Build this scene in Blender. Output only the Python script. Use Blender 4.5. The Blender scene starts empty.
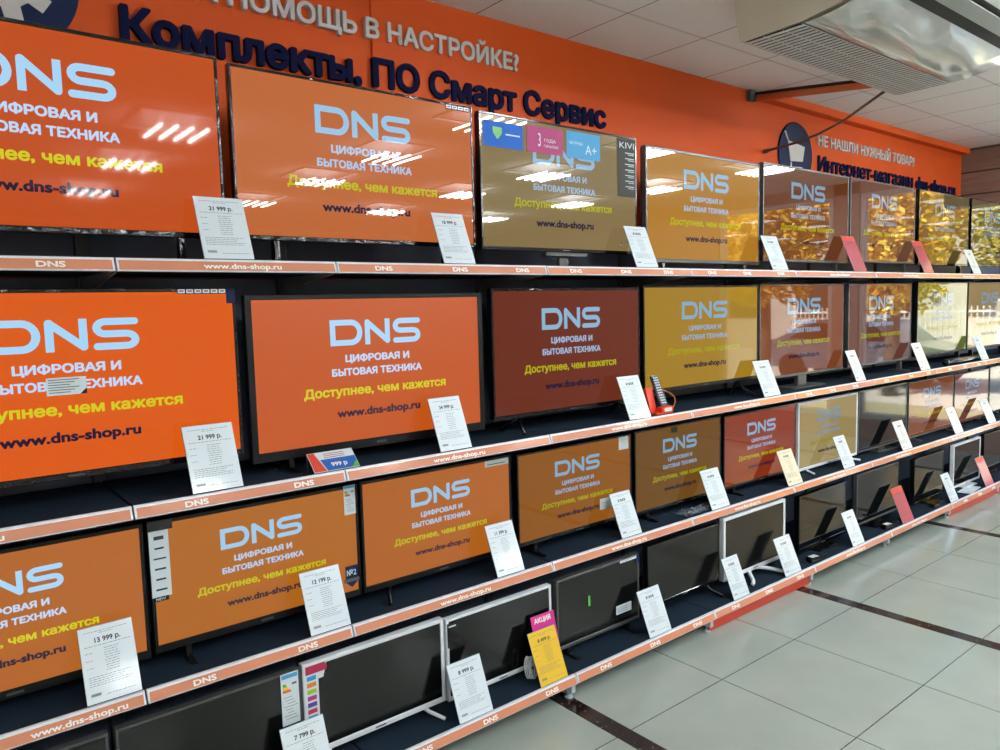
import bpy, bmesh, math, random
import numpy as np
from mathutils import Vector, Matrix
from mathutils.geometry import delaunay_2d_cdt

# ------------------------------------------------------------------ camera, world, sun, exposure
SC = bpy.context.scene
COL = SC.collection
PI = math.pi
random.seed(7)

AZ, PITCH, ROLL = 0.8966868, -0.0903134, -0.0261901
fw = Vector((math.cos(AZ) * math.cos(PITCH), math.sin(AZ) * math.cos(PITCH), math.sin(PITCH)))
rt = Vector((math.sin(AZ), -math.cos(AZ), 0))
up = rt.cross(fw)
R2 = rt * math.cos(ROLL) + up * math.sin(ROLL)
U2 = -rt * math.sin(ROLL) + up * math.cos(ROLL)
cam_d = bpy.data.cameras.new('camera')
cam_d.sensor_width = 36.0
cam_d.lens = 747.87 / 1000 * 36.0
cam_d.clip_start = 0.05
cam = bpy.data.objects.new('camera', cam_d)
COL.objects.link(cam)
M = Matrix((R2, U2, -fw)).transposed().to_4x4()
M.translation = Vector((-2.1837, -2.3978, 1.715))
cam.matrix_world = M
SC.camera = cam

SC.view_settings.view_transform = 'Standard'
SC.view_settings.look = 'None'
SC.view_settings.gamma = 1.0
SC.view_settings.use_curve_mapping = False
SC.view_settings.exposure = 0.0
SC.cycles.use_denoising = True
SC.cycles.max_bounces = 8
SC.cycles.sample_clamp_indirect = 6.0
SC.cycles.blur_glossy = 0.2

world = bpy.data.worlds.new('sky')
SC.world = world
world.use_nodes = True
wn = world.node_tree
wn.nodes.clear()
w_out = wn.nodes.new('ShaderNodeOutputWorld')
w_bg = wn.nodes.new('ShaderNodeBackground')
w_sky = wn.nodes.new('ShaderNodeTexSky')
w_sky.sky_type = 'NISHITA'
w_sky.sun_disc = False
w_sky.sun_elevation = math.radians(48)
w_sky.sun_rotation = math.radians(200)
w_bg.inputs['Strength'].default_value = 1.3
wn.links.new(w_sky.outputs[0], w_bg.inputs[0])
wn.links.new(w_bg.outputs[0], w_out.inputs[0])

sun_d = bpy.data.lights.new('sun', 'SUN')
sun_d.energy = 36.0
sun_d.angle = 0.01
sun_d.color = (1.0, 0.93, 0.8)
sun = bpy.data.objects.new('sun', sun_d)
COL.objects.link(sun)
sun.rotation_euler = Vector((0.62, 0.12, -0.78)).to_track_quat('-Z', 'Y').to_euler()

TUBE_POWER = 270.0          # emission of the fluorescent tubes in the ceiling lamps


# ------------------------------------------------------------------ materials
def lin(c):
    return tuple(((v / 255) / 12.92 if v / 255 <= 0.04045 else ((v / 255 + 0.055) / 1.055) ** 2.4) for v in c)


MATS = {}


def mat(name, rgb, rough=0.5, metal=0.0, spec=0.5, emit=None, strength=0.0, coat=0.0, bump=0.0, bscale=80, trans=0.0):
    if name in MATS:
        return MATS[name]
    m = bpy.data.materials.new(name)
    m.use_nodes = True
    nt = m.node_tree
    b = nt.nodes['Principled BSDF']
    col = lin(rgb)
    b.inputs['Base Color'].default_value = (*col, 1)
    b.inputs['Roughness'].default_value = rough
    b.inputs['Metallic'].default_value = metal
    b.inputs['Specular IOR Level'].default_value = spec
    b.inputs['Coat Weight'].default_value = coat
    b.inputs['Coat Roughness'].default_value = 0.08
    b.inputs['Transmission Weight'].default_value = trans
    if emit:
        b.inputs['Emission Color'].default_value = (*lin(emit), 1)
        b.inputs['Emission Strength'].default_value = strength
    # gentle procedural variation of the colour
    n = nt.nodes.new('ShaderNodeTexNoise')
    n.inputs['Scale'].default_value = bscale
    n.inputs['Detail'].default_value = 3
    tc = nt.nodes.new('ShaderNodeTexCoord')
    nt.links.new(tc.outputs['Object'], n.inputs['Vector'])
    mx = nt.nodes.new('ShaderNodeMix')
    mx.data_type = 'RGBA'
    mx.inputs[6].default_value = (*[v * 0.92 for v in col], 1)
    mx.inputs[7].default_value = (*[min(1, v * 1.06) for v in col], 1)
    nt.links.new(n.outputs['Fac'], mx.inputs[0])
    nt.links.new(mx.outputs[2], b.inputs['Base Color'])
    if bump:
        bp = nt.nodes.new('ShaderNodeBump')
        bp.inputs['Strength'].default_value = bump
        bp.inputs['Distance'].default_value = 0.01
        nt.links.new(n.outputs['Fac'], bp.inputs['Height'])
        nt.links.new(bp.outputs[0], b.inputs['Normal'])
    MATS[name] = m
    return m


def screen_mat(name, rough, base=(6, 6, 6), bump=0.0, spec=0.5):
    """a lit picture: the colour of the picture is the object's own colour"""
    m = bpy.data.materials.new(name)
    m.use_nodes = True
    nt = m.node_tree
    b = nt.nodes['Principled BSDF']
    b.inputs['Base Color'].default_value = (*lin(base), 1)
    b.inputs['Roughness'].default_value = rough
    b.inputs['Specular IOR Level'].default_value = spec
    oi = nt.nodes.new('ShaderNodeObjectInfo')
    nt.links.new(oi.outputs['Color'], b.inputs['Emission Color'])
    b.inputs['Emission Strength'].default_value = 1.0
    if bump:
        n = nt.nodes.new('ShaderNodeTexNoise')
        n.inputs['Scale'].default_value = 3.0
        tc = nt.nodes.new('ShaderNodeTexCoord')
        nt.links.new(tc.outputs['Object'], n.inputs['Vector'])
        bp = nt.nodes.new('ShaderNodeBump')
        bp.inputs['Strength'].default_value = bump
        bp.inputs['Distance'].default_value = 0.02
        nt.links.new(n.outputs['Fac'], bp.inputs['Height'])
        nt.links.new(bp.outputs[0], b.inputs['Normal'])
    m.cycles.emission_sampling = 'NONE'
    return m


SCR = {'gloss': screen_mat('glossy lit screen', 0.018), 'semi': screen_mat('satin lit screen', 0.04, spec=0.2),
       'matte': screen_mat('matte lit screen', 0.30), 'film': screen_mat('film covered lit screen', 0.015, bump=0.003, spec=0.3)}
OFF = {'gloss': mat('dark glossy panel', (9, 10, 9), 0.05, bscale=2),
       'semi': mat('dark satin panel', (9, 10, 9), 0.16, bscale=2)}

m_black = mat('black plastic', (8, 9, 12), 0.35, spec=0.3)
m_gloss_black = mat('glossy black plastic', (12, 13, 15), 0.12)
m_wrapped = mat('black plastic under clinging film', (10, 11, 13), 0.09, bump=0.5, bscale=26)
m_silver = mat('silver plastic', (92, 94, 95), 0.38, metal=0.5)
m_grey_edge = mat('dark grey plastic', (66, 68, 68), 0.3)
m_white_pl = mat('white plastic', (214, 220, 226), 0.35)
m_deck = mat('navy felt', (25, 38, 52), 0.95, spec=0.1, bscale=300)
m_panel = mat('dark blue grey steel', (92, 102, 122), 0.45)
m_post = mat('dark grey steel', (84, 90, 96), 0.4)
m_bracket = mat('grey steel bracket', (120, 124, 124), 0.35, metal=0.3)
m_rail = mat('white price rail plastic', (216, 222, 230), 0.3)
m_insert = mat('orange paper strip under clear plastic', (204, 128, 94), 0.6, coat=1.0, bscale=4)
m_letter = mat('white print', (236, 232, 228), 0.5)
m_kick = mat('red painted steel', (190, 58, 36), 0.4)
m_foot = mat('pale grey steel', (176, 186, 196), 0.35)
m_paper = mat('white paper in plastic', (212, 224, 232), 0.45, coat=0.6, bscale=3)
m_print = mat('grey print', (92, 98, 106), 0.7)
m_print_dark = mat('dark print', (44, 48, 56), 0.7)
m_acrylic = mat('clear bluish plastic edge', (150, 170, 178), 0.15)
m_yellow = mat('yellow paper', (222, 180, 12), 0.45, coat=0.4, bscale=3)
m_pink = mat('magenta paper', (200, 38, 136), 0.5, bscale=3)
m_red_paper = mat('red paper', (176, 56, 74), 0.4, coat=0.6, bscale=30)
m_red_head = mat('orange red paper', (205, 62, 40), 0.45, bscale=3)
m_navy_letter = mat('navy foam letter', (13, 18, 54), 0.8, spec=0.1)
m_white_letter = mat('white foam letter', (200, 196, 194), 0.6)
m_badge = mat('navy disc', (15, 32, 70), 0.6, spec=0.2, bscale=4)


def node_mat(name):
    m = bpy.data.materials.new(name)
    m.use_nodes = True
    nt = m.node_tree
    return m, nt, nt.nodes['Principled BSDF']


def math_node(nt, op, a, b=None):
    n = nt.nodes.new('ShaderNodeMath')
    n.operation = op
    for i, v in enumerate((a, b)):
        if v is None:
            continue
        if isinstance(v, (int, float)):
            n.inputs[i].default_value = v
        else:
            nt.links.new(v, n.inputs[i])
    return n.outputs[0]


def line_mask(nt, coord, start, period, width):
    """1 inside a line of this width repeated along a coordinate"""
    t = math_node(nt, 'SUBTRACT', coord, start - 1000 * period)
    t = math_node(nt, 'MODULO', t, period)
    return math_node(nt, 'LESS_THAN', t, width)


def mix_col(nt, fac, c1, c2):
    mx = nt.nodes.new('ShaderNodeMix')
    mx.data_type = 'RGBA'
    for i, v in ((0, fac), (6, c1), (7, c2)):
        if isinstance(v, tuple):
            mx.inputs[i].default_value = (*v, 1)
        elif isinstance(v, (int, float)):
            mx.inputs[i].default_value = v
        else:
            nt.links.new(v, mx.inputs[i])
    return mx.outputs[2]


def floor_material():
    m, nt, b = node_mat('porcelain floor tiles')
    tc = nt.nodes.new('ShaderNodeTexCoord')
    sp = nt.nodes.new('ShaderNodeSeparateXYZ')
    nt.links.new(tc.outputs['Object'], sp.inputs[0])
    X, Y = sp.outputs[0], sp.outputs[1]
    P, x0, bw, tl, g = 1.927, -0.085, 0.085, 0.614, 0.004
    band = line_mask(nt, X, x0, P, bw)
    gr = line_mask(nt, Y, -0.457, tl, g)
    for k in (1, 2):
        gr = math_node(nt, 'MAXIMUM', gr, line_mask(nt, X, x0 + bw + k * tl, P, g))
    n = nt.nodes.new('ShaderNodeTexNoise')
    n.inputs['Scale'].default_value = 2.2
    n.inputs['Detail'].default_value = 6
    nt.links.new(tc.outputs['Object'], n.inputs['Vector'])
    n2 = nt.nodes.new('ShaderNodeTexNoise')
    n2.inputs['Scale'].default_value = 45
    n2.inputs['Detail'].default_value = 2
    nt.links.new(tc.outputs['Object'], n2.inputs['Vector'])
    tile = mix_col(nt, n.outputs['Fac'], lin((140, 150, 143)), lin((170, 178, 170)))
    fleck = math_node(nt, 'GREATER_THAN', n2.outputs['Fac'], 0.67)
    dark = mix_col(nt, fleck, lin((40, 28, 26)), lin((112, 98, 90)))
    c = mix_col(nt, gr, tile, lin((46, 48, 46)))
    c = mix_col(nt, band, c, dark)
    nt.links.new(c, b.inputs['Base Color'])
    b.inputs['Roughness'].default_value = 0.16
    b.inputs['Specular IOR Level'].default_value = 0.5
    bp = nt.nodes.new('ShaderNodeBump')
    bp.inputs['Strength'].default_value = 0.03
    bp.inputs['Distance'].default_value = 0.01
    nt.links.new(n.outputs['Fac'], bp.inputs['Height'])
    nt.links.new(bp.outputs[0], b.inputs['Normal'])
    return m


def ceiling_material():
    m, nt, b = node_mat('suspended ceiling tiles')
    tc = nt.nodes.new('ShaderNodeTexCoord')
    sp = nt.nodes.new('ShaderNodeSeparateXYZ')
    nt.links.new(tc.outputs['Object'], sp.inputs[0])
    P = 0.591
    seamx = line_mask(nt, sp.outputs[0], 0.648, P, 0.006)
    seamy = line_mask(nt, sp.outputs[1], 0.09, P, 0.016)
    n = nt.nodes.new('ShaderNodeTexNoise')
    n.inputs['Scale'].default_value = 130
    n.inputs['Detail'].default_value = 4
    nt.links.new(tc.outputs['Object'], n.inputs['Vector'])
    pit = math_node(nt, 'GREATER_THAN', n.outputs['Fac'], 0.66)
    base = mix_col(nt, pit, lin((232, 230, 227)), lin((196, 193, 188)))
    c = mix_col(nt, seamy, base, lin((206, 202, 199)))
    c = mix_col(nt, seamx, c, lin((84, 72, 66)))
    nt.links.new(c, b.inputs['Base Color'])
    b.inputs['Roughness'].default_value = 0.9
    b.inputs['Specular IOR Level'].default_value = 0.1
    return m


def plank_material():
    m, nt, b = node_mat('dark stained boards')
    tc = nt.nodes.new('ShaderNodeTexCoord')
    sp = nt.nodes.new('ShaderNodeSeparateXYZ')
    nt.links.new(tc.outputs['Object'], sp.inputs[0])
    gap = line_mask(nt, sp.outputs[2], 2.868, 0.21, 0.014)
    mp = nt.nodes.new('ShaderNodeMapping')
    mp.inputs['Scale'].default_value = (2, 2, 26)
    nt.links.new(tc.outputs['Object'], mp.inputs[0])
    n = nt.nodes.new('ShaderNodeTexNoise')
    n.inputs['Scale'].default_value = 2.0
    n.inputs['Detail'].default_value = 5
    nt.links.new(mp.outputs[0], n.inputs['Vector'])
    base = mix_col(nt, n.outputs['Fac'], lin((84, 62, 52)), lin((134, 104, 90)))
    c = mix_col(nt, gap, base, lin((30, 22, 18)))
    nt.links.new(c, b.inputs['Base Color'])
    b.inputs['Roughness'].default_value = 0.45
    return m


m_orange = mat('orange wall paint', (212, 82, 22), 0.6, spec=0.25, bscale=5)
m_grey_wall = mat('warm grey wall paint', (214, 206, 198), 0.8, bscale=5)
m_mauve = mat('mauve grey column paint', (176, 150, 142), 0.7, bscale=5)
m_floor, m_ceil, m_plank = floor_material(), ceiling_material(), plank_material()


# ------------------------------------------------------------------ mesh helpers
class MB:
    def __init__(self):
        self.bm = bmesh.new()

    def box(self, x0, x1, y0, y1, z0, z1, bevel=0.0, seg=1):
        r = bmesh.ops.create_cube(self.bm, size=1.0)
        vs = r['verts']
        for v in vs:
            v.co = Vector((x0 + (v.co.x + .5) * (x1 - x0), y0 + (v.co.y + .5) * (y1 - y0), z0 + (v.co.z + .5) * (z1 - z0)))
        if bevel:
            es = list({e for v in vs for e in v.link_edges})
            bmesh.ops.bevel(self.bm, geom=es, offset=bevel, segments=seg, affect='EDGES', clamp_overlap=True)
        return self

    def quad(self, pts):
        self.bm.faces.new([self.bm.verts.new(p) for p in pts])
        return self

    def prism(self, prof, a0, a1, axis='x'):
        """closed profile extruded along an axis; the profile gives the other two coordinates"""
        def pt(u, v, a):
            return {'x': (a, u, v), 'y': (u, a, v), 'z': (u, v, a)}[axis]
        A = [self.bm.verts.new(pt(u, v, a0)) for u, v in prof]
        B = [self.bm.verts.new(pt(u, v, a1)) for u, v in prof]
        n = len(prof)
        for i in range(n):
            self.bm.faces.new((A[i], A[(i + 1) % n], B[(i + 1) % n], B[i]))
        self.bm.faces.new(A[::-1])
        self.bm.faces.new(B)
        return self

    def tube(self, pts, r, n=8, r1=None):
        pts = [Vector(p) for p in pts]
        rings = []
        prev = None
        for i, p in enumerate(pts):
            d = (pts[min(i + 1, len(pts) - 1)] - pts[max(i - 1, 0)]).normalized()
            if prev is None:
                s = d.cross(Vector((0, 0, 1)))
                if s.length < 1e-3:
                    s = d.cross(Vector((1, 0, 0)))
            else:
                s = prev - d * prev.dot(d)
            s.normalize()
            prev = s
            t = d.cross(s)
            rr = r if r1 is None else r + (r1 - r) * i / (len(pts) - 1)
            rings.append([self.bm.verts.new(p + (s * math.cos(2 * PI * k / n) + t * math.sin(2 * PI * k / n)) * rr) for k in range(n)])
        for a, b in zip(rings, rings[1:]):
            for k in range(n):
                self.bm.faces.new((a[k], a[(k + 1) % n], b[(k + 1) % n], b[k]))
        self.bm.faces.new(rings[0][::-1])
        self.bm.faces.new(rings[-1])
        return self

    def lathe(self, prof, c, n=24, axis='z'):
        rings = []
        for r, h in prof:
            ring = []
            for k in range(n):
                a = 2 * PI * k / n
                u, v = r * math.cos(a), r * math.sin(a)
                ring.append(self.bm.verts.new(Vector(c) + Vector({'z': (u, v, h), 'y': (u, h, v), 'x': (h, u, v)}[axis])))
            rings.append(ring)
        for a, b in zip(rings, rings[1:]):
            for k in range(n):
                self.bm.faces.new((a[k], a[(k + 1) % n], b[(k + 1) % n], b[k]))
        self.bm.faces.new(rings[0][::-1])
        self.bm.faces.new(rings[-1])
        return self

    def mesh(self, name, m, smooth=False):
        bmesh.ops.recalc_face_normals(self.bm, faces=self.bm.faces[:])
        me = bpy.data.meshes.new(name)
        self.bm.to_mesh(me)
        self.bm.free()
        me.materials.append(m)
        if smooth:
            for p in me.polygons:
                p.use_smooth = True
        return me

    def obj(self, name, m, parent=None, loc=None, rot=None, smooth=False):
        return link(name, self.mesh(name, m, smooth), parent, loc, rot)


def link(name, me, parent=None, loc=None, rot=None, scale=None):
    o = bpy.data.objects.new(name, me)
    COL.objects.link(o)
    if parent is not None:
        o.parent = parent
    if loc is not None:
        o.location = loc
    if rot is not None:
        o.rotation_euler = rot
    if scale is not None:
        o.scale = scale
    return o


def thing(name, label, cat, loc=(0, 0, 0), group=None, rz=0):
    o = bpy.data.objects.new(name, None)
    o.empty_display_size = 0.05
    COL.objects.link(o)
    o.location = loc
    o.rotation_euler = (0, 0, rz)
    return tag(o, label, cat, group)


def tag(o, label, cat, group=None):
    o['label'] = label
    o['category'] = cat
    if group:
        o['group'] = group
    return o


def struct(o):
    o['kind'] = 'structure'
    return o


FACE = (PI / 2, 0, 0)      # local XY plane stands up and faces the room (-Y)


# lettering: mesh 1 wide, capital letters 1 high, baseline at 0
_cap = None
_text = {}


def raw_text(body, spacing=1.0):
    """outlines of a line of text, filled by winding number"""
    c = bpy.data.curves.new('lettering', 'FONT')
    c.body = body
    c.size = 1.0
    c.space_character = spacing
    o = bpy.data.objects.new('lettering', c)
    COL.objects.link(o)
    bpy.context.view_layer.update()
    cu = o.to_curve(bpy.context.evaluated_depsgraph_get(), apply_modifiers=False)
    loops = []
    for sp in cu.splines:
        bp = sp.bezier_points
        n = len(bp)
        loop = []
        for i in range(n):
            p, q = bp[i], bp[(i + 1) % n]
            a0, a1, a2, a3 = p.co.xy, p.handle_right.xy, q.handle_left.xy, q.co.xy
            d = (a3 - a0).length
            flat = d < 1e-6 or (abs((a1 - a0).cross(a3 - a0)) + abs((a2 - a0).cross(a3 - a0))) / max(d, 1e-6) < 0.004
            k = 1 if flat else 4
            for j in range(k):
                t = j / k
                loop.append(a0 * (1 - t) ** 3 + a1 * 3 * t * (1 - t) ** 2 + a2 * 3 * t * t * (1 - t) + a3 * t ** 3)
        cl = [v for i, v in enumerate(loop) if (v - loop[i - 1]).length > 1e-5]
        if len(cl) > 2:
            loops.append(cl)
    o.to_curve_clear()
    bpy.data.objects.remove(o)
    bpy.data.curves.remove(c)
    vs, es = [], []
    for cl in loops:
        b0 = len(vs)
        vs += cl
        es += [(b0 + i, b0 + (i + 1) % len(cl)) for i in range(len(cl))]
    ov, oe, of = delaunay_2d_cdt(vs, es, [], 0, 1e-5)[:3]
    A = np.array([vs[e[0]] for e in es])
    B = np.array([vs[e[1]] for e in es])
    bm = bmesh.new()
    bv = [bm.verts.new((v[0], v[1], 0)) for v in ov]
    for f in of:
        cx = sum(ov[i][0] for i in f) / len(f)
        cy = sum(ov[i][1] for i in f) / len(f)
        cr = (B[:, 0] - A[:, 0]) * (cy - A[:, 1]) - (cx - A[:, 0]) * (B[:, 1] - A[:, 1])
        wn_ = int(((A[:, 1] <= cy) & (B[:, 1] > cy) & (cr > 0)).sum()) - int(((A[:, 1] > cy) & (B[:, 1] <= cy) & (cr < 0)).sum())
        if wn_:
            try:
                bm.faces.new([bv[i] for i in f])
            except ValueError:
                pass
    for v in [v for v in bm.verts if not v.link_faces]:
        bm.verts.remove(v)
    return bm


def embolden(bm, b, step):
    """widen flat letters: a strip along every outline edge and a small disc on every outline corner"""
    es = [e for e in bm.edges if len(e.link_faces) == 1]
    ps = {}
    k = 0
    for e in es:
        p, q = e.verts[0].co.copy(), e.verts[1].co.copy()
        d = q - p
        if d.length < 1e-6:
            continue
        n = Vector((-d.y, d.x, 0)).normalized() * b
        k = (k + 1) % 9
        dz = Vector((0, 0, -step * (k + 1)))
        bm.faces.new([bm.verts.new(v + dz) for v in (p - n, q - n, q + n, p + n)])
        for v in (p, q):
            ps[(round(v.x, 4), round(v.y, 4))] = v
    for v in ps.values():
        k = (k + 1) % 9
        bm.faces.new([bm.verts.new(v + Vector((b * math.cos(t), b * math.sin(t), -step * (k + 1.5)))) for t in [2 * PI * i / 8 for i in range(8)]])


def text_mesh(body, m, bold=0.02, depth=0.0, spacing=1.0):
    global _cap
    key = (body, m.name, bold, depth, spacing)
    if key in _text:
        return _text[key]
    if _cap is None:
        h = raw_text('Н')
        _cap = max(v.co.y for v in h.verts)
        h.free()
    me = bpy.data.meshes.new('lettering')
    bm = raw_text(body, spacing)
    if bold:
        embolden(bm, bold, 0.006 if depth else 2e-5)
    xs = [v.co.x for v in bm.verts]
    a, b = min(xs), max(xs)
    for v in bm.verts:
        v.co.x = (v.co.x - (a + b) / 2) / (b - a)
        v.co.y = v.co.y / _cap
    bm.normal_update()
    for f in bm.faces:
        if f.normal.z < 0:
            f.normal_flip()
    if depth:
        r = bmesh.ops.extrude_face_region(bm, geom=bm.faces[:], use_keep_orig=True)
        for v in r['geom']:
            if isinstance(v, bmesh.types.BMVert):
                v.co.z += depth
        bmesh.ops.recalc_face_normals(bm, faces=bm.faces[:])
    bm.to_mesh(me)
    bm.free()
    me.materials.clear()
    me.materials.append(m)
    _text[key] = me
    return me


def stroke(bm, pts, w, closed=False):
    """flat stroke along a polyline, mitred"""
    pts = [p for i, p in enumerate(pts) if i == 0 or (Vector(p) - Vector(pts[i - 1])).length > 1e-4]
    if closed and (Vector(pts[0]) - Vector(pts[-1])).length < 1e-4:
        pts = pts[:-1]
    n = len(pts)
    L, Rr = [], []
    for i in range(n):
        p = Vector(pts[i])
        a = Vector(pts[i - 1]) if (i > 0 or closed) else None
        c = Vector(pts[(i + 1) % n]) if (i < n - 1 or closed) else None
        d1 = (p - a).normalized() if a is not None else None
        d2 = (c - p).normalized() if c is not None else None
        d1 = d1 or d2
        d2 = d2 or d1
        n1, n2 = Vector((-d1.y, d1.x)), Vector((-d2.y, d2.x))
        b = (n1 + n2).normalized()
        k = w / 2 / max(0.45, b.dot(n1))
        L.append(bm.verts.new((*(p + b * k), 0)))
        Rr.append(bm.verts.new((*(p - b * k), 0)))
    for i in range(n if closed else n - 1):
        j = (i + 1) % n
        bm.faces.new((L[i], Rr[i], Rr[j], L[j]))


def arc(cx, cy, rx, ry, a0, a1, n=8):
    return [(cx + rx * math.cos(math.radians(a0 + (a1 - a0) * i / n)), cy + ry * math.sin(math.radians(a0 + (a1 - a0) * i / n))) for i in range(n + 1)]


def logo_mesh(m):
    """the three joined block letters, 1 wide and 1 high, centred"""
    W, w = 4.0, 0.22
    bm = bmesh.new()
    h = w / 2
    # D
    stroke(bm, [(h, h), (h, 1 - h)] + [(0.88, 1 - h)] + arc(0.88, 0.5, 0.36, 0.5 - h, 90, -90, 12) + [(0.88, h)], w, True)
    # N
    x0, x1 = 1.46 + h, 2.56 - h
    stroke(bm, [(x0, 0), (x0, 0.86)], w)
    stroke(bm, [(x0 - 0.02, 0.90), (x1 + 0.02, 0.10)], w * 1.02)
    stroke(bm, [(x1, 0.14), (x1, 1)], w)
    for cx, cy in ((x0, 0.88), (x1, 0.12)):
        vs = [bm.verts.new((cx + h * math.cos(a), cy + h * math.sin(a), 0)) for a in [2 * PI * k / 16 for k in range(16)]]
        bm.faces.new(vs)
    # S
    a, b = 2.70, 3.98
    q = (1 - w) / 4
    stroke(bm, [(b - h, 1 - h), (a + 0.35, 1 - h)] + arc(a + 0.35, 0.75 - h / 2, 0.35 - h, q, 90, 270, 8) +
           [(b - 0.35, 0.5)] + arc(b - 0.35, 0.25 + h / 2, 0.35 - h, q, 90, -90, 8) + [(a + h, h)], w)
    for cx, cy in ((b - h, 1 - h), (a + h, h)):
        vs = [bm.verts.new((cx + h * math.cos(t), cy + h * math.sin(t), 0)) for t in [2 * PI * k / 16 for k in range(16)]]
        bm.faces.new(vs)
    for v in bm.verts:
        v.co.x = v.co.x / W - 0.5
        v.co.y -= 0.5
    for f in bm.faces:
        if f.normal.z < 0:
            f.normal_flip()
    bm.normal_update()
    for f in bm.faces:
        if f.normal.z < 0:
            f.normal_flip()
    me = bpy.data.meshes.new('logo')
    bm.to_mesh(me)
    bm.free()
    me.materials.append(m)
    return me


# ------------------------------------------------------------------ the room
CEIL, WALL = 3.10, 0.53
XL, XR, YB = -5.5, 6.9, -9.5
struct(MB().box(XL - .2, XR + .05, YB - .2, WALL + .2, -0.1, 0.0).obj('floor', m_floor))
struct(MB().box(XL - .2, XR + .2, YB - .2, WALL + .2, CEIL, CEIL + 0.15).obj('ceiling', m_ceil))
struct(MB().box(XL - .2, XR + .2, WALL, WALL + .2, 0, CEIL).obj('wall_back', m_orange))
struct(MB().box(-0.508, 5.87, WALL - .012, WALL, 1.9, CEIL, 0.002).obj('trim_1', m_orange))
struct(MB().box(XL - .2, XL, YB - .2, WALL, 0, CEIL).obj('wall_left', m_grey_wall))
struct(MB().box(XL, XR + .2, YB - .2, YB, 0, CEIL).obj('wall_front', m_grey_wall))
wr = MB()
wr.box(XR, XR + .2, -0.10, WALL, 0, CEIL)
wr.box(XR, XR + .2, -2.05, -1.72, 0, CEIL)
wr.box(XR, XR + .2, YB, -3.7, 0, CEIL)
wr.box(XR, XR + .2, -3.7, -0.10, 0, 0.25)
wr.box(XR, XR + .2, -3.7, -0.10, 2.96, CEIL)
struct(wr.obj('wall_right', m_mauve))
struct(MB().box(5.87, 6.12, -0.40, WALL, 2.565, CEIL).obj('trim_2', m_plank))
m_glass, ntg, bg = node_mat('window glass')
ntg.nodes.clear()
go = ntg.nodes.new('ShaderNodeOutputMaterial')
gt = ntg.nodes.new('ShaderNodeBsdfTransparent')
gt.inputs[0].default_value = (0.94, 0.96, 0.95, 1)
gg = ntg.nodes.new('ShaderNodeBsdfGlossy')
gg.inputs['Roughness'].default_value = 0.0
gm = ntg.nodes.new('ShaderNodeMixShader')
gm.inputs[0].default_value = 0.05
ntg.links.new(gt.outputs[0], gm.inputs[1])
ntg.links.new(gg.outputs[0], gm.inputs[2])
ntg.links.new(gm.outputs[0], go.inputs[0])
m_frame_w = mat('white window frame', (205, 205, 205), 0.4)
for i, (a, b) in enumerate(((-1.72, -0.10), (-3.7, -2.05))):
    f = MB()
    for (u0, u1, z0, z1) in ((a, b, 0.25, 0.31), (a, b, 2.90, 2.96), (a, a + .06, 0.31, 2.90), (b - .06, b, 0.31, 2.90)):
        f.box(XR + .02, XR + .10, u0, u1, z0, z1, 0.004)
    fo = struct(f.obj('window_%d' % (i + 1), m_frame_w))
    MB().box(XR + .05, XR + .058, a + .05, b - .05, 0.30, 2.91).obj('pane', m_glass, fo)

# ------------------------------------------------------------------ gondola shelving
ZS = {1: 1.887, 2: 1.153, 3: 0.5795, 4: 0.1155}
JX = [-2.682, -1.682, -0.985, 0.0, 1.0, 2.0015, 3.016, 4.05, 5.07, 6.09, 6.85]
LEVEL = {1: 'top', 2: 'second', 3: 'third', 4: 'bottom'}
ORD = ['leftmost', 'second', 'third', 'fourth', 'fifth', 'sixth', 'seventh', 'eighth', 'ninth', 'tenth', 'eleventh', 'twelfth']
WWW, DNS = 'www.dns-shop.ru', 'DNS'
RAIL_TXT = {  # (level, bay): [(text, X)]
    (1, 0): [(DNS, -1.845)], (1, 1): [(WWW, -1.31)], (1, 2): [(DNS, -.80), (DNS, -.46), (DNS, -.14)], (1, 3): [(DNS, .17), (DNS, .50), (DNS, .81)],
    (1, 4): [(DNS, 1.17), (DNS, 1.49), (DNS, 1.83)], (1, 5): [(WWW, 2.52)], (1, 6): [(WWW, 3.55)], (1, 7): [(WWW, 4.62)],
    (2, 0): [(WWW, -2.13)], (2, 1): [(DNS, -1.50), (DNS, -1.145)], (2, 2): [(WWW, -.49)], (2, 3): [(WWW, .51)], (2, 4): [(WWW, 1.49)],
    (2, 5): [(DNS, 2.16), (DNS, 2.45), (DNS, 2.75)], (2, 6): [(DNS, 3.2), (DNS, 3.6), (DNS, 3.9)], (2, 7): [(DNS, 4.3), (DNS, 4.6), (DNS, 4.9)],
    (3, 0): [(WWW, -1.86)], (3, 1): [(DNS, -1.51), (DNS, -1.16)], (3, 2): [(WWW, -.48)], (3, 3): [(WWW, .50)], (3, 4): [(WWW, 1.50)],
    (3, 5): [(WWW, 2.5)], (3, 6): [(WWW, 3.5)], (3, 7): [(WWW, 4.5)],
    (4, 2): [(DNS, -.79), (DNS, -.48), (DNS, -.15)], (4, 3): [(DNS, .18), (DNS, .52), (DNS, .85)], (4, 4): [(DNS, 1.18), (DNS, 1.50), (DNS, 1.83)],
    (4, 5): [(WWW, 2.5)], (4, 6): [(WWW, 3.45)], (4, 7): [(DNS, 4.3), (DNS, 4.6), (DNS, 4.9)]}
BAYWORD = ['leftmost bay', 'narrow second bay from the left', 'third bay from the left', 'fourth bay from the left', 'fifth bay from the left',
           'sixth bay from the left', 'seventh bay from the left', 'eighth bay from the left', 'ninth bay from the left', 'tenth bay from the left']
RS = math.atan2(0.014, 0.036)       # slope of the price rail's face


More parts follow.
